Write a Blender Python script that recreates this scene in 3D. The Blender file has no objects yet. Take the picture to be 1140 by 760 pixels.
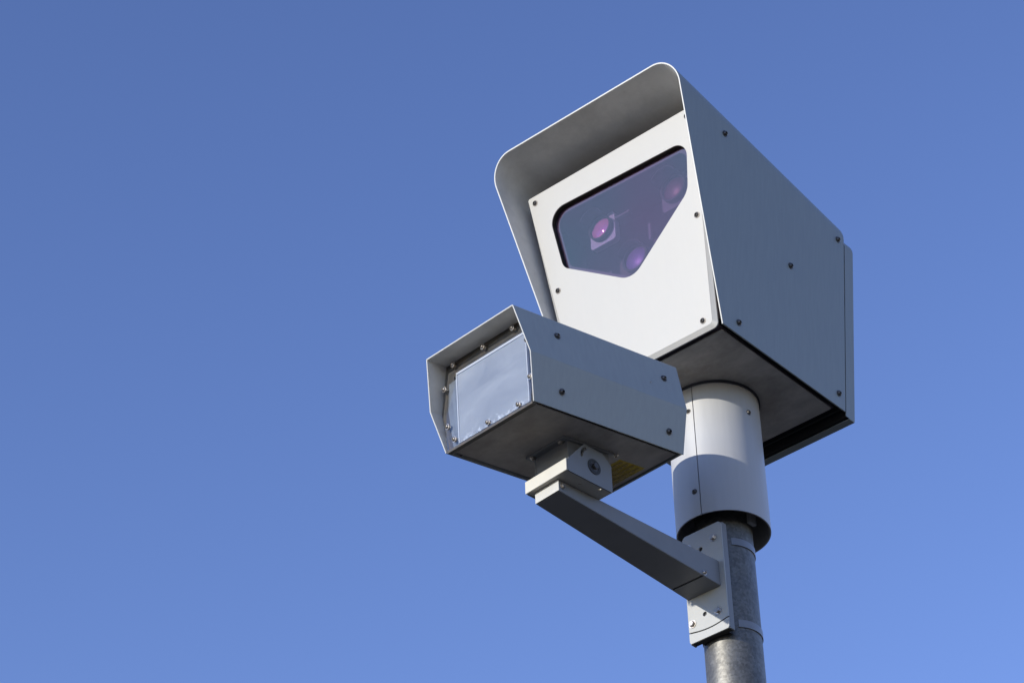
import bpy, bmesh, math, random
from mathutils import Vector, Matrix, Quaternion
R = math.radians
S = bpy.context.scene
COL = S.collection
G = 5.6                                   # height of the sleeve's lower rim above the ground

# ------------------------------------------------------------------ camera
cam_d = bpy.data.cameras.new('camera'); cam = bpy.data.objects.new('camera', cam_d); COL.objects.link(cam)
cx = (0.7519138417876741, 0.6587363959091034, -0.026304661807095675)
cy = (-0.4103317251719415, 0.4363974745858642, -0.800740357102412)
cz = (-0.5159975289141595, 0.6128813954426786, 0.5984337434292254)
M = Matrix(((cx[0], -cy[0], -cz[0], 3.6216914), (cx[1], -cy[1], -cz[1], -5.1759153),
            (cx[2], -cy[2], -cz[2], -4.0125779 + G), (0, 0, 0, 1)))
cam.matrix_world = M
cam_d.sensor_width = 36; cam_d.lens = 3022.7 / 1140 * 36
cam_d.clip_start = 0.1; cam_d.clip_end = 10000
S.camera = cam

# ------------------------------------------------------------------ sky, sun, exposure
SUN_AZ, SUN_EL = 14.5, 15.2               # sun behind the viewer, a little to the left of the housing's front
sun_vec = Vector((-math.sin(R(SUN_AZ)) * math.cos(R(SUN_EL)), -math.cos(R(SUN_AZ)) * math.cos(R(SUN_EL)), math.sin(R(SUN_EL))))
W = bpy.data.worlds.new('World'); S.world = W; W.use_nodes = True
nt = W.node_tree; nt.nodes.clear()
sky = nt.nodes.new('ShaderNodeTexSky'); sky.sky_type = 'NISHITA'; sky.sun_disc = False
sky.sun_elevation = R(SUN_EL); sky.sun_rotation = R(180 + SUN_AZ)
sky.altitude = 100; sky.air_density = 1.0; sky.dust_density = 0.0; sky.ozone_density = 1.0
bg = nt.nodes.new('ShaderNodeBackground'); bg.inputs[1].default_value = 0.15
wo = nt.nodes.new('ShaderNodeOutputWorld')
gm = nt.nodes.new('ShaderNodeGamma'); gm.inputs[1].default_value = 1.30
tn = nt.nodes.new('ShaderNodeMix'); tn.data_type = 'RGBA'; tn.blend_type = 'MULTIPLY'; tn.inputs[0].default_value = 1; tn.inputs[7].default_value = (1.01, 0.95, 1.265, 1)
nt.links.new(sky.outputs[0], gm.inputs[0]); nt.links.new(gm.outputs[0], tn.inputs[6]); nt.links.new(tn.outputs[2], bg.inputs[0]); nt.links.new(bg.outputs[0], wo.inputs[0])
sl = bpy.data.lights.new('sun', 'SUN'); sl.energy = 4.9; sl.angle = R(0.5); sl.color = (1.0, 0.955, 0.845)
so = bpy.data.objects.new('sun', sl); COL.objects.link(so)
so.rotation_mode = 'QUATERNION'; so.rotation_quaternion = sun_vec.to_track_quat('Z', 'Y'); so.location = sun_vec * 30
S.view_settings.view_transform = 'Standard'; S.view_settings.look = 'None'
S.view_settings.exposure = 0.0; S.view_settings.gamma = 1.0

# ------------------------------------------------------------------ materials
def mat(name, base, rough=0.5, metal=0.0, var=0.0, scale=8.0, stretch=(1, 1, 1), bump=0.0, bscale=60.0, tint=None, spec=0.5, coat=0.0,
        dirt=0.0, dirt_col=(0.05, 0.045, 0.04), dirt_scale=5.0, speck=0.0):
    m = bpy.data.materials.new(name); m.use_nodes = True
    n = m.node_tree.nodes; l = m.node_tree.links
    p = n['Principled BSDF']
    p.inputs['Roughness'].default_value = rough; p.inputs['Metallic'].default_value = metal
    p.inputs['Specular IOR Level'].default_value = spec
    p.inputs['Coat Weight'].default_value = coat
    tc = n.new('ShaderNodeTexCoord'); mp = n.new('ShaderNodeMapping'); mp.inputs['Scale'].default_value = stretch
    l.new(tc.outputs['Object'], mp.inputs[0])
    col = None
    rgb = n.new('ShaderNodeRGB'); rgb.outputs[0].default_value = (*base, 1); col = rgb.outputs[0]
    if var > 0:
        ns = n.new('ShaderNodeTexNoise'); ns.inputs['Scale'].default_value = scale; ns.inputs['Detail'].default_value = 6; ns.inputs['Roughness'].default_value = 0.62
        l.new(mp.outputs[0], ns.inputs['Vector'])
        mr = n.new('ShaderNodeMapRange'); mr.inputs[1].default_value = 0.28; mr.inputs[2].default_value = 0.72
        mr.inputs[3].default_value = 1 - var; mr.inputs[4].default_value = 1 + var * 0.5
        l.new(ns.outputs['Fac'], mr.inputs[0])
        mx = n.new('ShaderNodeMix'); mx.data_type = 'RGBA'; mx.blend_type = 'MULTIPLY'; mx.inputs[0].default_value = 1
        l.new(col, mx.inputs[6]); l.new(mr.outputs[0], mx.inputs[7]); col = mx.outputs[2]
        m2 = n.new('ShaderNodeMapRange'); m2.inputs[3].default_value = max(0.02, rough - 0.10); m2.inputs[4].default_value = min(1, rough + 0.12)
        l.new(ns.outputs['Fac'], m2.inputs[0]); l.new(m2.outputs[0], p.inputs['Roughness'])
    if dirt > 0:
        ns = n.new('ShaderNodeTexNoise'); ns.inputs['Scale'].default_value = dirt_scale; ns.inputs['Detail'].default_value = 8; ns.inputs['Roughness'].default_value = 0.7
        l.new(tc.outputs['Object'], ns.inputs['Vector'])
        mr = n.new('ShaderNodeMapRange'); mr.inputs[1].default_value = 0.46; mr.inputs[2].default_value = 0.72; mr.inputs[3].default_value = 0; mr.inputs[4].default_value = dirt
        l.new(ns.outputs['Fac'], mr.inputs[0])
        mx = n.new('ShaderNodeMix'); mx.data_type = 'RGBA'
        l.new(mr.outputs[0], mx.inputs[0]); l.new(col, mx.inputs[6]); mx.inputs[7].default_value = (*dirt_col, 1); col = mx.outputs[2]
    if speck > 0:
        vs = n.new('ShaderNodeTexVoronoi'); vs.inputs['Scale'].default_value = 150
        l.new(tc.outputs['Object'], vs.inputs['Vector'])
        mr = n.new('ShaderNodeMapRange'); mr.inputs[3].default_value = 1 - speck; mr.inputs[4].default_value = 1 + speck
        sp = n.new('ShaderNodeSeparateColor'); l.new(vs.outputs['Color'], sp.inputs[0]); l.new(sp.outputs[0], mr.inputs[0])
        mx = n.new('ShaderNodeMix'); mx.data_type = 'RGBA'; mx.blend_type = 'MULTIPLY'; mx.inputs[0].default_value = 1
        l.new(col, mx.inputs[6]); l.new(mr.outputs[0], mx.inputs[7]); col = mx.outputs[2]
    l.new(col, p.inputs['Base Color'])
    if bump > 0:
        nb = n.new('ShaderNodeTexNoise'); nb.inputs['Scale'].default_value = bscale; nb.inputs['Detail'].default_value = 4
        l.new(tc.outputs['Object'], nb.inputs['Vector'])
        b = n.new('ShaderNodeBump'); b.inputs['Strength'].default_value = bump; b.inputs['Distance'].default_value = 0.002
        l.new(nb.outputs['Fac'], b.inputs['Height']); l.new(b.outputs[0], p.inputs['Normal'])
    return m

M_shell = mat('grey_painted_sheet', (0.235, 0.262, 0.262), 0.42, var=0.09, scale=7, stretch=(14, 14, 0.45), bump=0.05, bscale=40, dirt=0.10, dirt_col=(0.20, 0.205, 0.20), dirt_scale=3)
M_flash = mat('light_grey_painted_sheet', (0.29, 0.315, 0.32), 0.42, var=0.08, scale=8, stretch=(12, 12, 0.5), bump=0.05, bscale=40, dirt=0.10, dirt_col=(0.2, 0.205, 0.20), dirt_scale=3)
M_inside = mat('bounce_lit_inner_paint', (0.74, 0.725, 0.69), 0.6, var=0.10, scale=9, dirt=0.35, dirt_col=(0.30, 0.29, 0.26), dirt_scale=7, bump=0.05)  # same paint as outside, brightened in the colour for bounced light
M_rim = mat('sunlit_rim_paint', (0.48, 0.48, 0.47), 0.4)  # sunlit white of the sheet edges, put into a lighter colour
M_panel = mat('white_painted_panel', (0.340, 0.333, 0.322), 0.42, var=0.04, scale=5, stretch=(3, 3, 0.7), bump=0.05, bscale=90, dirt=0.14, dirt_col=(0.33, 0.31, 0.27), dirt_scale=6)
M_plate = mat('dirty_grey_underside', (0.44, 0.405, 0.365), 0.6, var=0.32, scale=10, stretch=(1, 2.0, 1), bump=0.12, dirt=0.55, dirt_col=(0.17, 0.125, 0.10), dirt_scale=7)
M_dark = mat('dark_cavity_metal', (0.035, 0.035, 0.04), 0.7, var=0.3)
M_black = mat('black_rubber_and_gap_shade', (0.012, 0.012, 0.013), 0.6)
M_sleeve = mat('pale_grey_painted_sleeve', (0.425, 0.42, 0.42), 0.36, var=0.05, scale=9, stretch=(5, 5, 0.4), bump=0.03, dirt=0.12, dirt_col=(0.35, 0.34, 0.32), dirt_scale=4)
M_galv = mat('galvanised_steel', (0.165, 0.16, 0.15), 0.48, metal=0.75, var=0.30, scale=18, stretch=(1, 1, 0.6), bump=0.5, bscale=45, dirt=0.45, dirt_col=(0.10, 0.09, 0.08), dirt_scale=16, speck=0.20)
M_arm = mat('grey_painted_steel', (0.345, 0.35, 0.345), 0.45, var=0.08, scale=10, bump=0.06, dirt=0.15, dirt_col=(0.28, 0.26, 0.23), dirt_scale=8)
M_beam = mat('grey_steel_and_tray_shade', (0.20, 0.205, 0.215), 0.5, var=0.10, scale=10, bump=0.06, dirt=0.15, dirt_col=(0.14, 0.13, 0.12), dirt_scale=8)
M_cap = mat('pale_end_cap', (0.44, 0.43, 0.40), 0.5, var=0.06, scale=20, bump=0.05)
M_tray = mat('cream_painted_steel', (0.50, 0.48, 0.43), 0.45, var=0.06, scale=14, bump=0.08, dirt=0.12, dirt_col=(0.45, 0.40, 0.30), dirt_scale=14)
M_bolt = mat('stainless_steel', (0.55, 0.50, 0.45), 0.32, metal=1.0, var=0.15, scale=120)
M_band = mat('zinc_strap', (0.24, 0.24, 0.245), 0.4, metal=0.5, var=0.12, scale=20, bump=0.1)
M_ground = mat('dry_ground', (0.066, 0.06, 0.05), 0.9, var=0.35, scale=0.4, bump=0.5, bscale=6)
M_frame = mat('grimy_shaded_frame', (0.055, 0.05, 0.045), 0.5, var=0.3, scale=30, bump=0.15, dirt=0.6, dirt_col=(0.12, 0.07, 0.03), dirt_scale=26)  # grime, with the hood's shadow also put into the dark base colour

def coated_glass(name, trans, gloss, fac, rough=0.02, noise=0.0):
    m = bpy.data.materials.new(name); m.use_nodes = True
    n = m.node_tree.nodes; l = m.node_tree.links; n.clear()
    t = n.new('ShaderNodeBsdfTransparent'); t.inputs[0].default_value = (*trans, 1)
    g = n.new('ShaderNodeBsdfGlossy'); g.inputs[0].default_value = (*gloss, 1); g.inputs['Roughness'].default_value = rough
    mx = n.new('ShaderNodeMixShader'); mx.inputs[0].default_value = fac
    o = n.new('ShaderNodeOutputMaterial')
    l.new(t.outputs[0], mx.inputs[1]); l.new(g.outputs[0], mx.inputs[2]); l.new(mx.outputs[0], o.inputs[0])
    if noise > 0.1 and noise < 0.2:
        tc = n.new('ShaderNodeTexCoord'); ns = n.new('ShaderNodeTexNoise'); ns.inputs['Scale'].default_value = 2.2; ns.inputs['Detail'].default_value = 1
        cr = n.new('ShaderNodeValToRGB'); cr.color_ramp.elements[0].position = 0.38; cr.color_ramp.elements[0].color = (1.0, 0.62, 0.46, 1); cr.color_ramp.elements[1].position = 0.62; cr.color_ramp.elements[1].color = (0.72, 0.72, 0.46, 1)  # teal and purple of the pane's reflection painted into the gloss colour
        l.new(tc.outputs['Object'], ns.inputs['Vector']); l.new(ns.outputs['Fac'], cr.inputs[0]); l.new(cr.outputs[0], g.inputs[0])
    if noise:
        tc = n.new('ShaderNodeTexCoord'); ns = n.new('ShaderNodeTexNoise'); ns.inputs['Scale'].default_value = 3.0
        b = n.new('ShaderNodeBump'); b.inputs['Strength'].default_value = noise; b.inputs['Distance'].default_value = 0.01
        l.new(tc.outputs['Object'], ns.inputs['Vector']); l.new(ns.outputs['Fac'], b.inputs['Height']); l.new(b.outputs[0], g.inputs['Normal'])
    return m
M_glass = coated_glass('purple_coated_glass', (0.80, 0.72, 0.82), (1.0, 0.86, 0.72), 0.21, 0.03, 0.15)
M_clear = coated_glass('clear_polycarbonate', (0.88, 0.89, 0.90), (1.0, 0.93, 0.85), 0.08, 0.12, 0.4)

def diffuser_mat():
    m = bpy.data.materials.new('frosted_flash_lens'); m.use_nodes = True
    n = m.node_tree.nodes; l = m.node_tree.links; p = n['Principled BSDF']
    p.inputs['Roughness'].default_value = 0.30
    tc = n.new('ShaderNodeTexCoord')
    ns = n.new('ShaderNodeTexNoise'); ns.inputs['Scale'].default_value = 4; ns.inputs['Detail'].default_value = 9; ns.inputs['Roughness'].default_value = 0.6; ns.inputs['Distortion'].default_value = 0.8
    ms = n.new('ShaderNodeMapping'); ms.inputs['Rotation'].default_value = (0, R(-32), 0); ms.inputs['Scale'].default_value = (0.8, 1, 2.4); ms.inputs['Location'].default_value = (0.3, 0, 0.15)
    l.new(tc.outputs['Object'], ms.inputs[0]); l.new(ms.outputs[0], ns.inputs['Vector'])
    cr = n.new('ShaderNodeValToRGB'); cr.color_ramp.elements[0].position = 0.35; cr.color_ramp.elements[0].color = (0.32, 0.34, 0.38, 1)
    cr.color_ramp.elements[1].position = 0.68; cr.color_ramp.elements[1].color = (0.50, 0.515, 0.55, 1)
    l.new(ns.outputs['Fac'], cr.inputs[0])
    # crusted frost and dust gathered along the lens's lower edge
    sp = n.new('ShaderNodeSeparateXYZ'); l.new(tc.outputs['Object'], sp.inputs[0])
    mp = n.new('ShaderNodeMapping'); mp.inputs['Rotation'].default_value = (0, R(28), 0); mp.inputs['Scale'].default_value = (90, 90, 120); l.new(tc.outputs['Object'], mp.inputs[0])
    n2 = n.new('ShaderNodeTexNoise'); n2.inputs['Scale'].default_value = 1.0; n2.inputs['Detail'].default_value = 9; n2.inputs['Roughness'].default_value = 0.72; l.new(mp.outputs[0], n2.inputs['Vector'])
    mr = n.new('ShaderNodeMapRange'); mr.inputs[1].default_value = 0.080; mr.inputs[2].default_value = 0.012; mr.inputs[3].default_value = 0; mr.inputs[4].default_value = 0.36
    l.new(sp.outputs[2], mr.inputs[0])
    ad = n.new('ShaderNodeMath'); ad.operation = 'ADD'; l.new(mr.outputs[0], ad.inputs[0]); l.new(n2.outputs['Fac'], ad.inputs[1])
    m3 = n.new('ShaderNodeMapRange'); m3.inputs[1].default_value = 0.86; m3.inputs[2].default_value = 0.90; l.new(ad.outputs[0], m3.inputs[0])
    mx = n.new('ShaderNodeMix'); mx.data_type = 'RGBA'; l.new(m3.outputs[0], mx.inputs[0]); l.new(cr.outputs[0], mx.inputs[6]); mx.inputs[7].default_value = (0.72, 0.76, 0.82, 1)
    l.new(mx.outputs[2], p.inputs['Base Color'])
    return m
M_diff = diffuser_mat()
M_sided = mat('hazy_side_plastic', (0.26, 0.285, 0.33), 0.3, var=0.35, scale=22, stretch=(3, 1, 0.6))
M_edge = mat('polished_lens_edge', (0.78, 0.80, 0.86), 0.3)

def label_mat():
    m = bpy.data.materials.new('yellow_warning_print'); m.use_nodes = True
    n = m.node_tree.nodes; l = m.node_tree.links; p = n['Principled BSDF']; p.inputs['Roughness'].default_value = 0.5
    tc = n.new('ShaderNodeTexCoord'); ns = n.new('ShaderNodeTexNoise'); ns.inputs['Scale'].default_value = 30
    l.new(tc.outputs['Object'], ns.inputs['Vector'])
    cr = n.new('ShaderNodeValToRGB'); cr.color_ramp.elements[0].color = (0.95, 0.62, 0.01, 1); cr.color_ramp.elements[1].color = (1.0, 0.72, 0.02, 1)
    l.new(ns.outputs['Fac'], cr.inputs[0]); l.new(cr.outputs[0], p.inputs['Base Color'])
    return m
M_label = label_mat()
M_ink = mat('faded_print', (0.32, 0.20, 0.02), 0.6)

def lens_mat(name, col):
    m = bpy.data.materials.new(name); m.use_nodes = True
    n = m.node_tree.nodes; l = m.node_tree.links; p = n['Principled BSDF']
    p.inputs['Base Color'].default_value = (*col, 1); p.inputs['Roughness'].default_value = 0.08 if col[0] > 0.5 else 0.42
    p.inputs['Metallic'].default_value = 0.25; p.inputs['Coat Weight'].default_value = 0.5 if col[0] > 0.5 else 0.0; p.inputs['Coat Roughness'].default_value = 0.10
    return m
M_pink = lens_mat('magenta_coated_lens', (0.95, 0.36, 0.72))
M_violet = lens_mat('violet_coated_lens', (0.20, 0.095, 0.36))
M_red = lens_mat('red_coated_lens', (0.11, 0.03, 0.06))
M_module = mat('pale_module_plate', (0.60, 0.64, 0.72), 0.5, var=0.1)
M_inner = mat('blue_grey_interior', (0.105, 0.085, 0.11), 0.6, var=0.25, scale=5)

M_inner2 = mat('dull_fitting', (0.15, 0.145, 0.185), 0.6, var=0.25)
# ------------------------------------------------------------------ mesh helpers
def obj(name, bm, m, parent=None, bevel=0.0, smooth=None, seg=2, local=False):
    """link bm as one mesh; coordinates are in the parent's thing space"""
    bmesh.ops.recalc_face_normals(bm, faces=bm.faces)
    me = bpy.data.meshes.new(name)
    off = parent.get('_off') if parent is not None else None
    if off is not None and not local:
        bmesh.ops.translate(bm, verts=bm.verts, vec=-Vector(off))
    bm.to_mesh(me); bm.free()
    me.materials.append(m)
    o = bpy.data.objects.new(name, me); COL.objects.link(o)
    if parent is not None:
        o.parent = parent
        if off is not None: o['_off'] = list(off)
    if smooth is not None:
        for p in me.polygons: p.use_smooth = True
        me.set_sharp_from_angle(angle=R(smooth))
    if bevel:
        b = o.modifiers.new('bevel', 'BEVEL'); b.width = bevel; b.segments = seg; b.limit_method = 'ANGLE'; b.angle_limit = R(40); b.harden_normals = False
    return o

def hexa(bm, p):      # p[0:4] lower ring, p[4:8] upper ring
    v = [bm.verts.new(q) for q in p]
    for f in ((3, 2, 1, 0), (4, 5, 6, 7), (0, 1, 5, 4), (1, 2, 6, 5), (2, 3, 7, 6), (3, 0, 4, 7)): bm.faces.new([v[i] for i in f])
def box(bm, x0, x1, y0, y1, z0, z1):
    hexa(bm, [(x0, y0, z0), (x1, y0, z0), (x1, y1, z0), (x0, y1, z0), (x0, y0, z1), (x1, y0, z1), (x1, y1, z1), (x0, y1, z1)])
def BM(): return bmesh.new()

def plate(bm, outline, holes, to3, vec):
    """flat sheet with holes: 2-D outline -> to3(x, z), extruded along vec"""
    edges = []
    for loop in [outline] + list(holes):
        vs = [bm.verts.new(to3(*q)) for q in loop]
        for i in range(len(vs)): edges.append(bm.edges.new((vs[i], vs[(i + 1) % len(vs)])))
    r = bmesh.ops.triangle_fill(bm, use_beauty=True, use_dissolve=False, edges=edges)
    faces = [g for g in r['geom'] if isinstance(g, bmesh.types.BMFace)]
    e = bmesh.ops.extrude_face_region(bm, geom=faces)
    bmesh.ops.translate(bm, verts=[g for g in e['geom'] if isinstance(g, bmesh.types.BMVert)], vec=vec)

def paint_sheet(bm, L):
    """outer skin slot 0, inner skin slot 1, lightened front rim slot 2 (loops: outer front, outer rear, inner rear, inner front)"""
    sets = [set(l) for l in L]
    for f in bm.faces:
        vs = set(f.verts)
        if vs <= (sets[2] | sets[3]): f.material_index = 1
        elif vs <= (sets[0] | sets[3]): f.material_index = 2
def circle(cx_, cz_, r, n=14): return [(cx_ + r * math.cos(2 * math.pi * i / n), cz_ + r * math.sin(2 * math.pi * i / n)) for i in range(n)]
def round_poly(pts, rad, seg=6):
    """round the corners of a polygon; rad is one number or a list"""
    out = []; n = len(pts)
    for i in range(n):
        r = rad[i] if isinstance(rad, (list, tuple)) else rad
        p = Vector(pts[i]); a = (Vector(pts[i - 1]) - p); b = (Vector(pts[(i + 1) % n]) - p)
        if r <= 0: out.append(tuple(p)); continue
        la, lb = a.length, b.length; a.normalize(); b.normalize()
        ang = a.angle(b); t = min(r / math.tan(ang / 2), la * 0.49, lb * 0.49); rr = t * math.tan(ang / 2)
        c = p + (a + b).normalized() * (rr / math.sin(ang / 2))
        s = p + a * t - c; e = p + b * t - c
        tot = s.angle_signed(e) if True else 0
        for k in range(seg + 1):
            th = -tot * k / seg
            q = Vector((s.x * math.cos(th) - s.y * math.sin(th), s.x * math.sin(th) + s.y * math.cos(th)))
            out.append(tuple(c + q))
    return out

def ring(bm, r0, r1, z0, z1, n=96, a0=0.0, a1=2 * math.pi):
    """tube with wall from r0 (inner) to r1 (outer); partial if a1-a0 < 2pi. Angle 0 faces the front (-Y), growing towards +X"""
    full = abs(a1 - a0 - 2 * math.pi) < 1e-6
    cols = []
    for i in range(n if full else n + 1):
        a = a0 + (a1 - a0) * i / n; s, c = math.sin(a), -math.cos(a)
        cols.append([bm.verts.new((r * s, r * c, z)) for r, z in ((r1, z0), (r1, z1), (r0, z1), (r0, z0))])
    m = len(cols)
    for i in range(m if full else m - 1):
        A, B = cols[i], cols[(i + 1) % m]
        for k in range(4): bm.faces.new((A[k], B[k], B[(k + 1) % 4], A[(k + 1) % 4]))
    if not full:
        bm.faces.new(cols[0]); bm.faces.new(cols[-1][::-1])

def lathe(bm, prof, n=20, mtx=None):
    rows = []
    for r, h in prof:
        if r < 1e-6: rows.append([bm.verts.new((0, 0, h))])
        else: rows.append([bm.verts.new((r * math.cos(2 * math.pi * i / n), r * math.sin(2 * math.pi * i / n), h)) for i in range(n)])
    for A, B in zip(rows, rows[1:]):
        for i in range(n):
            j = (i + 1) % n
            if len(A) == 1 and len(B) == 1: continue
            if len(A) == 1: bm.faces.new((A[0], B[i], B[j]))
            elif len(B) == 1: bm.faces.new((A[i], A[j], B[0]))
            else: bm.faces.new((A[i], A[j], B[j], B[i]))
    if mtx is not None: bmesh.ops.transform(bm, matrix=mtx, verts=[v for r in rows for v in r])

_mesh = {}
M_dull = mat('shade_darkened_screw_steel', (0.13, 0.12, 0.115), 0.42, metal=0.8, var=0.3, scale=90)  # darker copy of the screw steel; shade on the screws is in the colour
def fastener(kind):
    if kind in _mesh: return _mesh[kind]
    bm = BM()
    if kind == 'screw':                   # button head with socket and washer
        lathe(bm, [(0.0, 0.0), (0.0088, 0.0), (0.0088, 0.0012), (0.0068, 0.0014), (0.0066, 0.0034), (0.0052, 0.0055), (0.0034, 0.0064), (0.0030, 0.0060), (0.0028, 0.0025), (0.0, 0.0025)], 18)
    else:                                 # hexagon head bolt with washer
        lathe(bm, [(0.0, 0.0), (0.0120, 0.0), (0.0120, 0.0018), (0.0, 0.0018)], 24)
        lathe(bm, [(0.0, 0.0018), (0.0086, 0.0018), (0.0086, 0.0072), (0.0074, 0.0084), (0.0, 0.0084)], 6)
    bmesh.ops.recalc_face_normals(bm, faces=bm.faces)
    me = bpy.data.meshes.new(kind); bm.to_mesh(me); bm.free(); me.materials.append(M_bolt)
    for p in me.polygons: p.use_smooth = True
    me.set_sharp_from_angle(angle=R(35)); _mesh[kind] = me
    return me
def fix(kind, parent, pos, nrm, s=1.0, turn=0.0, dull=False):
    me = fastener(kind)
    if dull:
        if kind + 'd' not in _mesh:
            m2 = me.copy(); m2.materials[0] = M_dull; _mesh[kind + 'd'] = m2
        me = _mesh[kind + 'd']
    o = bpy.data.objects.new(kind, me); COL.objects.link(o); o.parent = parent
    off = Vector(parent.get('_off') or (0, 0, 0))
    q = Vector(nrm).to_track_quat('Z', 'Y') @ Quaternion((0, 0, 1), turn)
    o.matrix_local = Matrix.Translation(Vector(pos) - off) @ q.to_matrix().to_4x4() @ Matrix.Scale(s, 4)
    return o

def thing(name, label, cat, loc, off, rot=None):
    o = bpy.data.objects.new(name, None); COL.objects.link(o)
    m = (rot.to_4x4() if rot is not None else Matrix.Identity(4)); m.translation = Vector(loc); o.matrix_world = m
    o.empty_display_size = 0.2
    o['label'] = label; o['category'] = cat; o['_off'] = off
    return o

# ------------------------------------------------------------------ the ground the pole stands on (far below the frame)
bm = BM(); n = 24
for i in range(n):
    for j in range(n):
        pass
gv = [[bm.verts.new(((i / n - .5) * 5000, (j / n - .5) * 5000, 0)) for j in range(n + 1)] for i in range(n + 1)]
for i in range(n):
    for j in range(n): bm.faces.new((gv[i][j], gv[i + 1][j], gv[i + 1][j + 1], gv[i][j + 1]))
go = obj('ground', bm, M_ground); go['kind'] = 'structure'

# ------------------------------------------------------------------ pole
RP = 0.0785
pole = thing('steel_pole', 'round weathered galvanised steel pole carrying the grey camera housing', 'pole', (0, 0, 0), (0, 0, 0))
bm = BM(); ring(bm, RP - 0.005, RP, 0.02, G + 0.44, 96)
obj('shaft', bm, M_galv, pole, smooth=40)
bm = BM(); box(bm, -0.16, 0.16, -0.16, 0.16, 0.0, 0.02); obj('base_flange', bm, M_galv, pole, bevel=0.003)

# ------------------------------------------------------------------ camera housing on top of the pole
HO = (0, 0, 0)
hs = thing('camera_housing', 'large hooded grey camera box with white front panel, on the pole top', 'traffic camera', (0, 0, G), HO)
TAU, RHO, W0, Y0 = 0.1115, 0.31067, 0.2198, -0.16699
wall = lambda z: W0 + TAU * z
def section(zr, zb=0.426, inset=0.0, rad=0.076):
    """outline of the hooded sheet seen from the front: right wall, rounded corner, roof, corner, left wall"""
    w = lambda z: wall(z) - inset
    zt = zr - inset
    p = Vector((w(zt), zt)); a = Vector((w(zb) - p.x, zb - p.y)).normalized(); b = Vector((-1, 0)); ang = a.angle(b)
    r = rad - inset; t = r / math.tan(ang / 2); c = p + (a + b).normalized() * (r / math.sin(ang / 2))
    s = p + a * t - c; pts = [(w(zb), zb)]
    N = 14; th0 = math.atan2(s.y, s.x); e = p + b * t - c; th1 = math.atan2(e.y, e.x)
    for k in range(N + 1):
        th = th0 + (th1 - th0) * k / N; pts.append((c.x + r * math.cos(th), c.y + r * math.sin(th)))
    return pts + [(-x, z) for x, z in reversed(pts)]
ZF, ZRR, YR = 1.207, 1.098, 0.271
def front3(q): return (q[0], Y0 - RHO * q[1], q[1])
T_ = 0.0042
of, inf, orr, inr = section(ZF), section(ZF, inset=T_), section(ZRR), section(ZRR, inset=T_)
bm = BM()
loops = []
for pts, f in ((of, front3), (orr, lambda q: (q[0], YR, q[1])), (inr, lambda q: (q[0], YR, q[1])), (inf, front3)):
    loops.append([bm.verts.new(f(q)) for q in pts])
for a in range(4):
    A, B = loops[a], loops[(a + 1) % 4]
    for i in range(len(A) - 1): bm.faces.new((A[i], A[i + 1], B[i + 1], B[i]))
for i in (0, -1): bm.faces.new([loops[a][i] for a in range(4)])
paint_sheet(bm, loops)
shell = obj('hood_shell', bm, M_shell, hs, smooth=30, bevel=0.0007); shell.data.materials.append(M_inside); shell.data.materials.append(M_rim)
nW = Vector((1, 0, -TAU)).normalized()
for y, z in ((-0.307, 1.06), (0.007, 0.78), (-0.230, 0.464), (0.239, 0.47), (0.240, 1.0)):
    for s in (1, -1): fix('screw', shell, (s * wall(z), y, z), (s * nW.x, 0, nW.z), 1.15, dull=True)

# inner sleeve that carries the front panel
def sleeve_box(bm, ins, z0, z1, yf0, yb, t):
    def pr(d): return [(wall(z0) - ins - d, z0 + (d if d else 0)), (wall(z1) - ins - d, z1 - d), (-(wall(z1) - ins - d), z1 - d), (-(wall(z0) - ins - d), z0 + d)]
    L = []
    for pts, back in ((pr(0), 0), (pr(0), 1), (pr(t), 1), (pr(t), 0)):
        L.append([bm.verts.new((x, yb if back else yf0 - 0.154 * z, z)) for x, z in pts])
    for a in range(4):
        A, B = L[a], L[(a + 1) % 4]
        for i in range(4): bm.faces.new((A[i], A[(i + 1) % 4], B[(i + 1) % 4], B[i]))
bm = BM(); sleeve_box(bm, 0.034, 0.45, 1.085, -0.234, 0.262, 0.003); obj('inner_case', bm, M_inner, hs)
bm = BM()
YP, RPn = -0.2417, 0.154                          # plane of the white front panel: y = YP - RPn z
pw = lambda z: 0.2157 + 0.0853 * z
hexa(bm, [(-.235, -.17, .47), (.235, -.17, .47), (.235, -.165, .47), (-.235, -.165, .47), (-.30, -.17, 1.08), (.30, -.17, 1.08), (.30, -.165, 1.08), (-.30, -.165, 1.08)]); obj('equipment_plate', bm, M_inner, hs)

# front panel with window opening, chamfer and return lip
zb, zt = 0.424, 1.1185
out_o = round_poly([(pw(zb), zb), (pw(zt), zt), (-pw(zt), zt), (-pw(zb), zb)], [0.016, 0.008, 0.008, 0.016], 5)
CH = 0.013
out_i = round_poly([(pw(zb) - CH, zb + CH), (pw(zt) - 0.004, zt - 0.002), (-(pw(zt) - 0.003), zt - 0.002), (-(pw(zb) - CH), zb + CH)], [0.012, 0.006, 0.006, 0.012], 5)
win = round_poly([(-0.2430, 1.0410), (0.2680, 1.0210), (0.2410, 0.8630), (0.0062, 0.6886), (-0.2210, 0.8410)], [0.050, 0.043, 0.060, 0.062, 0.042], 10)
def pp(dy): return lambda x, z: (x, YP - RPn * z + dy, z)
bm = BM(); plate(bm, out_i, [win], pp(0), Vector((0, 0.003, 0)))
A = [bm.verts.new(pp(0.0002)(*q)) for q in out_i]; B = [bm.verts.new(pp(0.006)(*q)) for q in out_o]; C = [bm.verts.new(pp(0.010)(*q)) for q in out_o]
for P, Q in ((A, B), (B, C)):
    for i in range(len(P)): bm.faces.new((P[i], P[(i + 1) % len(P)], Q[(i + 1) % len(P)], Q[i]))
panel = obj('front_panel', bm, M_panel, hs, smooth=20)
nP = Vector((0, -1, -RPn)).normalized()
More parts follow.
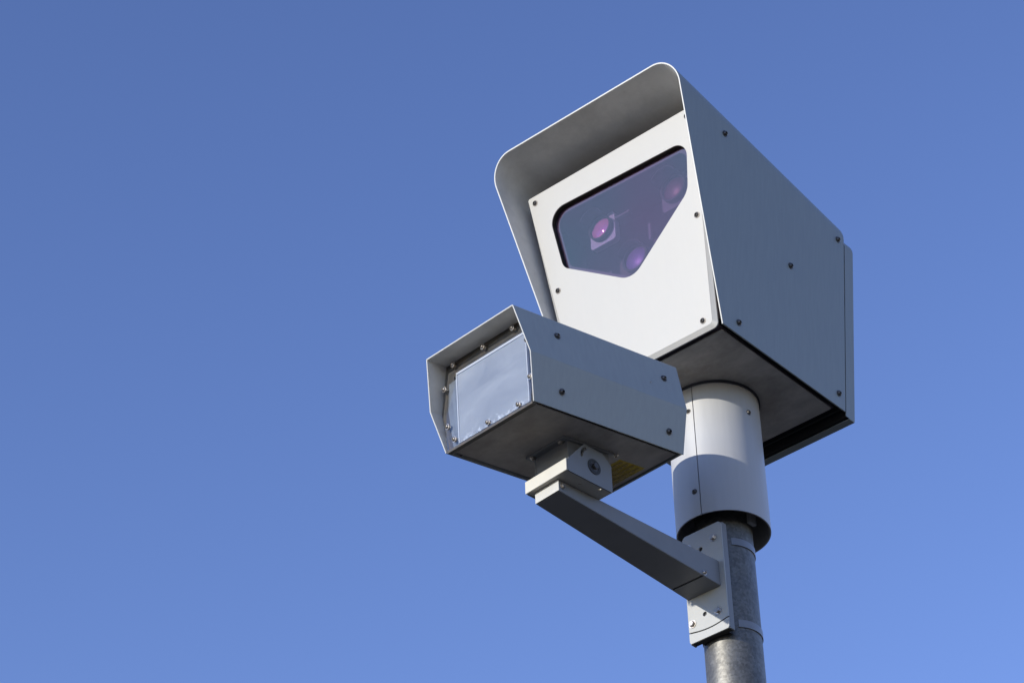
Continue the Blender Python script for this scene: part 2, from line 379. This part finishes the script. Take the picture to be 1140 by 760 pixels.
for x, z in ((-0.2836, 1.0928), (0.2836, 1.0928), (-0.2514, 0.7778), (0.2556, 0.7754), (0.2108, 0.4565), (-0.2108, 0.4565)):
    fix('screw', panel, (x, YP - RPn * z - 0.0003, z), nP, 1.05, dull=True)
# rubber gasket round the window, glass set 30 mm back
def offs(pts, d):
    c = Vector((sum(p[0] for p in pts) / len(pts), sum(p[1] for p in pts) / len(pts))); out = []
    for i, p in enumerate(pts):
        t = (Vector(pts[(i + 1) % len(pts)]) - Vector(pts[i - 1])).normalized(); nn = Vector((t.y, -t.x))
        if nn.dot(Vector(p) - c) < 0: nn = -nn
        out.append(tuple(Vector(p) + nn * d))
    return out
bm = BM(); loopA = offs(win, 0.0015); loopB = offs(win, 0.004)
L = [[bm.verts.new(pp(dy)(*q)) for q in pts] for pts, dy in ((loopA, 0.0032), (loopB, 0.0032), (loopB, 0.022), (loopA, 0.022))]
for a in range(4):
    P, Q = L[a], L[(a + 1) % 4]
    for i in range(len(P)): bm.faces.new((P[i], P[(i + 1) % len(P)], Q[(i + 1) % len(P)], Q[i]))
window = obj('window', bm, M_black, hs, smooth=30)
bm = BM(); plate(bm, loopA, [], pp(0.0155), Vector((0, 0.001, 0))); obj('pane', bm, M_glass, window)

bm = BM(); plate(bm, offs(win, 0.001), [offs(win, -0.014)], pp(0.0180), Vector((0, 0.001, 0))); obj('edge_band', bm, M_inner2, window)
# three camera modules behind the glass
def module(x, z, k, r, lm, pm, sh=0.040, tilt=0.0, turn=0.0, sq=True, name='camera_module'):
    y = YP - RPn * z + k
    mt = Matrix.Translation((x, y, z)) @ Matrix.Rotation(R(90 + tilt), 4, 'X') @ Matrix.Rotation(R(turn), 4, 'Y')
    bm = BM()
    if sq:
        a = r * 1.28
        pts = round_poly([(-a, -a * 1.18), (a, -a * 1.18), (a, a), (-a, a)], a * 0.22, 4)
        plate(bm, pts, [], lambda p, q: (p, q, 0.0), Vector((0, 0, -0.02)))
    else:
        lathe(bm, [(0, -0.02), (r * 1.2, -0.02), (r * 1.2, 0), (0, 0)], 32)
    bmesh.ops.transform(bm, matrix=mt, verts=bm.verts)
    md = obj(name, bm, pm, hs)
    bm = BM(); lathe(bm, [(r * 1.12, 0.0), (r * 1.12, 0.016), (r * 0.98, 0.016), (r * 0.96, 0.004), (0, 0.004)], 40, mt); obj('barrel', bm, M_dark, md, smooth=30)
    bm = BM(); prof = [(0, 0.0155)] + [(r * 0.94 * math.sin(t * R(62)) / math.sin(R(62)), 0.0155 - r * 0.42 * (1 - math.cos(t * R(62)))) for t in (0.15, .3, .45, .6, .75, .9, 1.0)] + [(r * 0.94, 0.003)]
    lathe(bm, prof, 40, mt); obj('lens', bm, lm, md, smooth=50)
    # shroud half-hiding the top of the lens
    bm = BM(); nn = 20; vs = []
    for i in range(nn + 1):
        a_ = R(20 + 140 * i / nn); vs.append([bm.verts.new((rr * math.cos(a_), rr * math.sin(a_), h)) for rr, h in ((r * 1.1, 0.014), (r * 1.16, 0.014), (r * 1.16, sh), (r * 1.1, sh))])
    for i in range(nn):
        for k_ in range(4): bm.faces.new((vs[i][k_], vs[i + 1][k_], vs[i + 1][(k_ + 1) % 4], vs[i][(k_ + 1) % 4]))
    bm.faces.new(vs[0]); bm.faces.new(vs[-1][::-1])
    bmesh.ops.transform(bm, matrix=mt, verts=bm.verts); obj('lens_shroud', bm, M_dark, md, smooth=40)
module(-0.121, 0.965, 0.085, 0.036, M_pink, M_module, 0.058)
module(-0.019, 0.812, 0.085, 0.040, M_violet, M_inner, 0.04, sq=False)
module(0.150, 0.962, 0.085, 0.040, M_red, M_inner2, 0.060)  # shadow on this module is put into its darker lens and plate colours
bm = BM(); box(bm, -0.084, -0.020, -0.305, -0.292, 0.980, 0.986); box(bm, -0.084, -0.078, -0.305, -0.292, 0.963, 0.980); obj('cable_clip', bm, M_inner2, hs, bevel=0.001)
bm = BM(); box(bm, 0.036, 0.046, -0.298, -0.286, 0.845, 0.905); obj('standoff', bm, M_inner2, hs, bevel=0.003)
bm = BM(); box(bm, -0.120, -0.107, -0.293, -0.283, 0.784, 0.815); obj('standoff', bm, M_inner, hs, bevel=0.003)

# bottom plate with the opening round the pole
bm = BM()
zp = 0.431
plate(bm, round_poly([(0.243, -0.272), (0.243, 0.238), (-0.243, 0.238), (-0.243, -0.272)], 0.006, 3), [circle(0, 0, 0.085, 40)], lambda x, y: (x, y, zp), Vector((0, 0, 0.004)))
obj('bottom_plate', bm, M_plate, hs, bevel=0.001)
bm = BM(); box(bm, -wall(.45) + .006, wall(.45) - .006, -0.292, 0.264, 0.452, 0.455); obj('gap_shade_sheet', bm, M_black, hs)  # added black sheet standing for the shade inside the bottom gap

# rear door: tray with side, top and bottom returns
bm = BM()
def door(ins, y, z0, z1): 
    return [(x, y, z) for x, z in section(z1, z0, ins, rad=0.05)]
zt_d = 1.045
L = [[bm.verts.new(q) for q in door(i_, y_, 0.414 + (0.003 if i_ > 0.002 else 0), zt_d)] for i_, y_ in ((0.0012, 0.276), (0.0012, 0.3175), (0.0045, 0.2765))]
for P, Q in ((L[0], L[1]), (L[0], L[2])):
    for i in range(len(P)):
        j = (i + 1) % len(P)
        if P is L[0] and Q is L[1] and i == len(P) - 1: continue
        if Q is L[2] and i == len(P) - 1: continue
        bm.faces.new((P[i], P[j], Q[j], Q[i]))
bm.faces.new(L[1])
L3 = [bm.verts.new(q) for q in door(0.0045, 0.3145, 0.417, zt_d)]
for i in range(len(L3) - 1): bm.faces.new((L[2][i], L[2][i + 1], L3[i + 1], L3[i]))
bm.faces.new(L3)
rd = obj('rear_door', bm, M_shell, hs, smooth=30)
bm = BM(); hexa(bm, [(-wall(.42) + .006, .283, .4185), (wall(.42) - .006, .283, .4185), (wall(.42) - .006, .3140, .4185), (-wall(.42) + .006, .3140, .4185), (-wall(1.0) + .006, .283, 1.0), (wall(1.0) - .006, .283, 1.0), (wall(1.0) - .006, .3140, 1.0), (-wall(1.0) + .006, .3140, 1.0)]); obj('door_shade_fill', bm, M_black, rd)  # added black plate standing for the shade inside the door
bm = BM(); box(bm, -wall(.414) + .0012, wall(.414) - .0012, 0.291, 0.3172, 0.4115, 0.4145); obj('bottom_return', bm, M_shell, rd, bevel=0.001)
bm = BM(); box(bm, -wall(.44) + .012, wall(.44) - .012, 0.262, 0.268, 0.436, 1.00); obj('door_seal', bm, M_black, rd)

# mounting sleeve round the pole top: one sheet rolled up, its free edge overlapping in front
bm = BM(); a_s = R(10.0)
ring(bm, 0.1262, 0.130, 0.0, 0.4305, 128, a_s + 0.010, a_s + 2 * math.pi - 0.010)
sv = obj('mounting_sleeve', bm, M_sleeve, hs, smooth=40)
bm = BM(); ring(bm, 0.1222, 0.1258, 0.004, 0.43, 24, a_s - 0.30, a_s + 0.22); obj('seam_strip', bm, M_dark, sv, smooth=40)
for a, z, s in ((3.0, 0.346, 0.9), (2.7, 0.079, 0.95), (84, 0.343, 0.9), (-150, .1, .9), (170, .34, .9)):
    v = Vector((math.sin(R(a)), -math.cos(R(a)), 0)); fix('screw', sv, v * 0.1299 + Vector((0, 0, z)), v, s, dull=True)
bm = BM(); ring(bm, 0.129, 0.134, 0.4235, 0.4308, 96); obj('sleeve_collar', bm, M_dark, hs, smooth=40)
bm = BM(); box(bm, 0.080, 0.092, 0.0, 0.028, 0.005, 0.085); box(bm, 0.080, 0.124, 0.004, 0.010, 0.03, 0.075); obj('sleeve_spacer', bm, M_arm, hs, bevel=0.001)
for s in (-1, 1):
    bm = BM(); box(bm, min(s * 0.079, s * 0.112), max(s * 0.079, s * 0.112), -0.05, -0.044, 0.16, 0.40); obj('sleeve_gusset', bm, M_dark, hs)

# ------------------------------------------------------------------ cantilever arm clamped to the pole
AO = (0, -0.105, -0.195)
arm = thing('cantilever_arm', 'grey steel arm with cream tray clamped to the pole below the sleeve', 'bracket', (0, -0.105, G - 0.195), AO)
PY = -0.105
# pole plate in two pieces with a narrow curved joint, slots cut through
curve = [(-0.066 + 0.132 * i / 12, -0.3265 - 0.0085 * math.sin(math.pi * i / 12)) for i in range(13)]
up = [(0.066, -0.036), (0.058, -0.028), (-0.058, -0.028), (-0.066, -0.036)] + curve
bm = BM(); slots = [circle(-0.007, -0.089, 0.0065, 12), circle(-0.010, -0.290, 0.0065, 12)]
plate(bm, up, slots, lambda x, z: (x, PY, z), Vector((0, 0.005, 0)))
pl = obj('pole_plate', bm, M_arm, arm, bevel=0.0008)
lo = [(x, z - 0.0035) for x, z in curve] + [(0.066, -0.356), (0.062, -0.362), (-0.062, -0.362), (-0.066, -0.356)]
bm = BM(); plate(bm, lo, [], lambda x, z: (x, PY, z), Vector((0, 0.005, 0)))
obj('lower_lip', bm, M_arm, pl, bevel=0.0008)
bm = BM(); box(bm, -0.064, 0.064, PY + 0.0055, PY + 0.009, -0.358, -0.032); obj('backing', bm, M_dark, pl)
for s in (-1, 1):
    bm = BM(); x0, x1 = sorted((s * 0.0662, s * 0.0612)); box(bm, x0, x1, PY + 0.0051, -0.080, -0.361, -0.030); obj('side_flange', bm, M_beam, pl, bevel=0.001)
bm = BM(); box(bm, -0.0605, 0.0605, PY + 0.0092, -0.0815, -0.3595, -0.032); box(bm, -0.045, 0.045, -0.0815, -0.055, -0.357, -0.034); obj('saddle_shade_fill', bm, M_black, pl)  # black blocks filling out the saddle, standing for shade behind the plate
for x, z, t_ in ((0.037, -0.071, 0.2), (0.034, -0.299, 0.5), (-0.052, -0.305, 0.9), (-0.048, -0.071, 0.1)): fix('hex_bolt', pl, (x, PY, z), (0, -1, 0), 0.98, t_)
for z0, z1 in ((-0.080, -0.058), (-0.337, -0.314)):
    bm = BM(); ring(bm, RP + 0.0006, RP + 0.0028, z0, z1, 72, R(48), R(312)); obj('band_clamp', bm, M_band, arm, smooth=40, bevel=0.0006)

# tapering box arm, open below with two closing plates
Afar = Vector((-0.00578, -0.69890, -0.1516)); dd = Vector((-0.09455, -0.99552, 0)); nn = Vector((-0.99552, 0.09455, 0))
fr, fl_ = Afar, Afar + nn * 0.086
zfb, znb = -0.1860, -0.2275
nrT, nlT = Vector((0.0505, PY - 0.0003, -0.1516)), Vector((-0.0610, PY - 0.0003, -0.1516))
def lerp(a, b, t): return a + (b - a) * t
def armpt(side, t, low):        # t 0 at the far end, 1 at the pole
    p = lerp(fr, nrT, t) if side > 0 else lerp(fl_, nlT, t)
    return Vector((p.x, p.y, lerp(zfb, znb, t) if low else -0.1516))
th = 0.004
def slab(bm, a, b, c, d, off):
    v = [Vector(q) for q in (a, b, c, d)]; hexa(bm, v + [q + Vector(off) for q in v])
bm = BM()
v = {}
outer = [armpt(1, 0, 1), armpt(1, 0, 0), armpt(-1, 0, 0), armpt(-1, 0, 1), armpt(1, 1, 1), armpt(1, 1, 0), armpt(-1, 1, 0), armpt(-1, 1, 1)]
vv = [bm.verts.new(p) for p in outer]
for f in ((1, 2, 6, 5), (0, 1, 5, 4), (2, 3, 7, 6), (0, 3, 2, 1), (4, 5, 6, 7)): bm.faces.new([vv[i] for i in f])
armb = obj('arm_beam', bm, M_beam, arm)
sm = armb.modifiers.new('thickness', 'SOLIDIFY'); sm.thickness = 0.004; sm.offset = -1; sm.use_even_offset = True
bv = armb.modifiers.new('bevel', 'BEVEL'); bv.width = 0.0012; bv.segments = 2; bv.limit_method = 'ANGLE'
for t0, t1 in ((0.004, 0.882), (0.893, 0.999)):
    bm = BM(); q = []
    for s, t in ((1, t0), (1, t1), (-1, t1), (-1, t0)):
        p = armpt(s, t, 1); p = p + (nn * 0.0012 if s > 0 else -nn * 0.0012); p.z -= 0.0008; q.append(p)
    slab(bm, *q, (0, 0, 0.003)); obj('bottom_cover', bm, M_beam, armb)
cp = [armpt(1, 0, 1), armpt(-1, 0, 1), armpt(-1, 0, 0), armpt(1, 0, 0)]; bm = BM(); hexa(bm, [q + dd * 0.0003 for q in cp] + [q + dd * 0.003 for q in cp]); obj('end_cap', bm, M_cap, armb, bevel=0.0008)
nside = -nn
p = armpt(1, 0.02, 0) + Vector((0, 0, -0.017)); fix('hex_bolt', armb, p, nside, 0.8)
p = armpt(1, 0.895, 0) + Vector((0, 0, -0.062)); fix('screw', armb, p, nside, 0.9)

# tray on the arm's end: floor, front lip, side walls with bolt and slot
def TL(b, l, z): # back along the arm, left, z
    q = Afar - dd * b + nn * l; return Vector((q.x, q.y, z))
trb = (-0.047, 0.105); tb0, tb1 = -0.020, 0.147
bm = BM(); slotsf = [circle(0.055, -0.018, 0.005, 10), circle(0.112, -0.034, 0.0045, 10), circle(0.055, 0.09, 0.004, 10)]
plate(bm, [(tb0 + .004, trb[0] + .001), (tb1, trb[0] + .001), (tb1, trb[1] - .001), (tb0 + .004, trb[1] - .001)], slotsf, lambda b, l: TL(b, l, -0.1515), Vector((0, 0, 0.004)))
tray = obj('tray', bm, M_tray, arm, bevel=0.0006)
bm = BM(); hexa(bm, [TL(b, l, z) for z in (-0.1545, -0.1175) for b, l in ((tb0, trb[0]), (tb0 + .0045, trb[0]), (tb0 + .0045, trb[1]), (tb0, trb[1]))]); obj('front_lip', bm, M_tray, tray, bevel=0.0022, seg=3)
wallp = round_poly([(tb0 + .005, -0.1535), (tb1, -0.1535), (tb1, -0.072), (0.118, -0.046), (0.050, -0.044), (tb0 + .005, -0.119)], [0.006, 0.008, 0.006, 0.012, 0.012, 0.004], 4)
arc = [(0.058 + 0.024 * math.cos(R(a)), -0.090 + 0.024 * math.sin(R(a))) for a in range(110, 196, 12)] + [(0.058 + 0.017 * math.cos(R(a)), -0.090 + 0.017 * math.sin(R(a))) for a in range(194, 109, -12)]
arc = [((x - .058) * 1.3 + .066, (z + .09) * 1.3 - .081) for x, z in arc]
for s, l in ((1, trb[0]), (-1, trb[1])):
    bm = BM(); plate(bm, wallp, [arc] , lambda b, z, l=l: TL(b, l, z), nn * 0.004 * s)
    wl = obj('side_wall', bm, M_beam, tray, bevel=0.0008)  # same tray as the cream lip; wall shade is put into this darker grey
    ax = nside * s
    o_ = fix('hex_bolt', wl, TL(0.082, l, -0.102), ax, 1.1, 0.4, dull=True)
    bm = BM(); lathe(bm, [(0.0145, 0), (0.0225, 0), (0.0225, 0.0022), (0.0145, 0.0022), (0.0145, 0)], 28, Matrix.Translation(TL(0.082, l, -0.102)) @ ax.to_track_quat('Z', 'Y').to_matrix().to_4x4()); obj('washer', bm, M_dark, wl, smooth=40)

# ------------------------------------------------------------------ flash unit on the arm
FB = Matrix(((0.98547, 0.15594, 0.0673), (-0.14798, 0.98281, -0.11042), (-0.08336, 0.09885, 0.9916)))
fo = Vector((0.09342631, -0.90722012, -0.06356918))
fx = FB.to_quaternion().to_matrix()
fl = thing('flash_unit', 'smaller grey six-sided flash box with frosted front lens resting on the arm beside the housing', 'camera flash', fo + Vector((0, 0, G)), (0, 0, 0), fx)
RF = 0.20544; FD = 0.517
hexp = [(0, 0), (0.0265, 0.1245), (0, 0.262), (-0.352, 0.262), (-0.379, 0.1245), (-0.352, 0)]
hexp = [hexp[0], hexp[1]] + round_poly(hexp, [0, 0, 0.004, 0.004, 0, 0], 3)[2:10] + [hexp[4], hexp[5]]
def hin(t):
    c = Vector((-0.176, 0.13)); out = []
    for i, q in enumerate(hexp):
        a = Vector(hexp[max(0, i - 1)]); b = Vector(hexp[min(len(hexp) - 1, i + 1)]); tt = (b - a).normalized(); n_ = Vector((tt.y, -tt.x))
        if n_.dot(c - Vector(q)) < 0: n_ = -n_
        out.append(tuple(Vector(q) + n_ * t))
    return out
hi = hin(0.0036)
bm = BM(); L = []
for pts, fr_ in ((hexp, 1), (hexp, 0), (hi, 0), (hi, 1)):
    L.append([bm.verts.new((w, -RF * u if fr_ else FD, u)) for w, u in pts])
for a in range(4):
    P, Q = L[a], L[(a + 1) % 4]
    for i in range(len(P) - 1): bm.faces.new((P[i], P[i + 1], Q[i + 1], Q[i]))
for i in (0, -1): bm.faces.new([L[a][i] for a in range(4)])
paint_sheet(bm, L)
fs = obj('flash_shell', bm, M_flash, fl, smooth=8, bevel=0.0008); fs.data.materials.append(M_inside); fs.data.materials.append(M_rim)
nb_ = Vector((1, 0, -0.2128)).normalized(); na_ = Vector((1, 0, 0.1927)).normalized()
for d_, u_ in ((0.088, 0.048), (0.460, 0.047)):
    x_ = 0.0265 * u_ / 0.1245
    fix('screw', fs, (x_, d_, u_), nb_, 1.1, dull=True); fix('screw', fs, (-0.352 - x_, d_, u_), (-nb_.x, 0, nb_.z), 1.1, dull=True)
for d_, u_ in ((0.084, 0.209), (0.456, 0.203)):
    x_ = 0.0265 * (0.262 - u_) / 0.1375
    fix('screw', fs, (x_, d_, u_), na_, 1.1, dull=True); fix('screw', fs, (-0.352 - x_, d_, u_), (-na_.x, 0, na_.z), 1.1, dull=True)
x_ = 0.0265 * (0.262 - 0.165) / 0.1375; fix('screw', fs, (x_ - 0.001, 0.40, 0.172), na_, 0.28)
# floor, rear wall
bm = BM(); box(bm, -0.337, -0.015, 0.014, FD - 0.014, 0.003, 0.007); obj('floor_plate', bm, M_plate, fl, bevel=0.001)
bm = BM(); box(bm, -0.3475, -0.0045, 0.03, FD - 0.002, 0.012, 0.014); obj('floor_backing_sheet', bm, M_black, fl)  # black sheet behind the gap round the floor plate
bm = BM(); vs = hin(0.0040); plate(bm, vs, [], lambda w, u: (w, FD - 0.007, u), Vector((0, 0.004, 0))); obj('rear_wall', bm, M_shell, fl)
# front assembly: dark cavity back, grimy shade-darkened frame, frosted lens, clear cover with screws
fin = [(-0.004, 0.004), (0.021, 0.1245), (-0.004, 0.258), (-0.348, 0.258), (-0.373, 0.1245), (-0.348, 0.004)]
bm = BM(); plate(bm, fin, [], lambda w, u: (w, 0.045, u), Vector((0, 0.003, 0))); obj('reflector_back', bm, M_inner, fl)
ff = obj_frame = None
bm = BM(); plate(bm, fin, [round_poly([(-0.020, 0.008), (-0.020, 0.214), (-0.320, 0.214), (-0.320, 0.008)], 0.004, 3)], lambda w, u: (w, 0.012, u), Vector((0, 0.008, 0)))
frm = obj('front_frame', bm, M_frame, fl, bevel=0.001)
bm = BM(); plate(bm, [(-0.024, 0.010), (-0.024, 0.207), (-0.298, 0.209), (-0.298, 0.010)], [], lambda w, u: (w, 0.0055, u), Vector((0, 0.012, 0))); ln = obj('flash_lens', bm, M_diff, fl, bevel=0.0006)
bm = BM(); plate(bm, [(-0.3030, 0.012), (-0.3030, 0.204), (-0.338, 0.200), (-0.345, 0.1245), (-0.330, 0.012)], [], lambda w, u: (w, 0.0100, u), Vector((0, 0.0015, 0))); obj('side_diffuser', bm, M_sided, ln)
bm = BM()
def strip(a, b, w_): 
    a, b = Vector(a), Vector(b); t = (b - a).normalized(); n_ = Vector((-t.y, t.x)) * w_
    hexa(bm, [(q.x, y_, q.y) for y_ in (0.0035, 0.0100) for q in (a, b, b + n_, a + n_)])
strip((-0.3005, 0.2095), (-0.0225, 0.2075), 0.0060); strip((-0.298, 0.010), (-0.298, 0.2095), 0.0034); strip((-0.0235, 0.207), (-0.0235, 0.010), -0.0026 * -1)
obj('lens_edge', bm, M_edge, ln)
bm = BM(); plate(bm, [(-0.012, 0.004), (0.004, 0.10), (0.004, 0.15), (-0.012, 0.236), (-0.340, 0.236), (-0.362, 0.1245), (-0.343, 0.004)], [], lambda w, u: (w, 0.0005, u), Vector((0, 0.0012, 0)))
cv = obj('clear_cover', bm, M_clear, fl)
bm = BM(); box(bm, -0.345, -0.006, -0.001, 0.013, -0.0045, 0.0035); obj('sill', bm, M_frame, fl, bevel=0.001)
for w_, u_ in ((-0.308, 0.243), (-0.186, 0.241), (-0.067, 0.242), (-0.014, 0.181), (-0.010, 0.074), (-0.060, 0.016), (-0.18, 0.017), (-0.315, 0.026), (-0.347, 0.186), (-0.340, 0.073)):
    bm = BM(); lathe(bm, [(0, 0), (0.006, 0), (0.006, 0.012), (0, 0.012)], 14, Matrix.Translation((w_, 0.012, u_)) @ Matrix.Rotation(R(90), 4, 'X')); so_ = obj('spacer', bm, M_bolt, frm, smooth=40)
    fix('screw', so_, (w_, 0.0, u_), (0, -1, 0), 0.92)
# mounting channel under the flash
bm = BM(); box(bm, -0.253, -0.100, 0.188, 0.362, -0.004, 0.0035); mc = obj('mounting_channel', bm, M_beam, fl, bevel=0.001)
for w0, w1 in ((-0.2375, -0.2335), (-0.112, -0.108)):
    bm = BM(); box(bm, w0, w1, 0.205, 0.350, -0.060, -0.0041); obj('channel_wall', bm, M_beam, mc, bevel=0.001)
bm = BM(); box(bm, -0.2334, -0.1121, 0.206, 0.210, -0.055, -0.0041); obj('channel_web', bm, M_beam, mc)
fix('screw', mc, (-0.125, 0.197, -0.004), (0, 0, -1), 0.9); fix('screw', mc, (-0.235, 0.197, -0.004), (0, 0, -1), 0.9)
fix('screw', mc, (-0.108, 0.375, 0.004), (0, 0, -1), 1.0)
# yellow warning sticker with unreadable small print on the underside
bm = BM(); box(bm, -0.262, -0.120, 0.400, 0.490, 0.0030, 0.0038); lb = obj('warning_sticker', bm, M_label, fl); lb['label'] = 'yellow warning sticker'
bm = BM(); random.seed(4)
for k in range(4):
    y_ = 0.412 + k * 0.0195; x_ = -0.256
    while x_ < -0.130:
        l_ = random.uniform(0.008, 0.022); l_ = min(l_, -0.126 - x_); box(bm, x_, x_ + l_, y_, y_ + 0.0075, 0.0022, 0.0029); x_ += l_ + 0.003
obj('small_print', bm, M_ink, lb)

for o in bpy.data.objects:
    if '_off' in o.keys(): del o['_off']
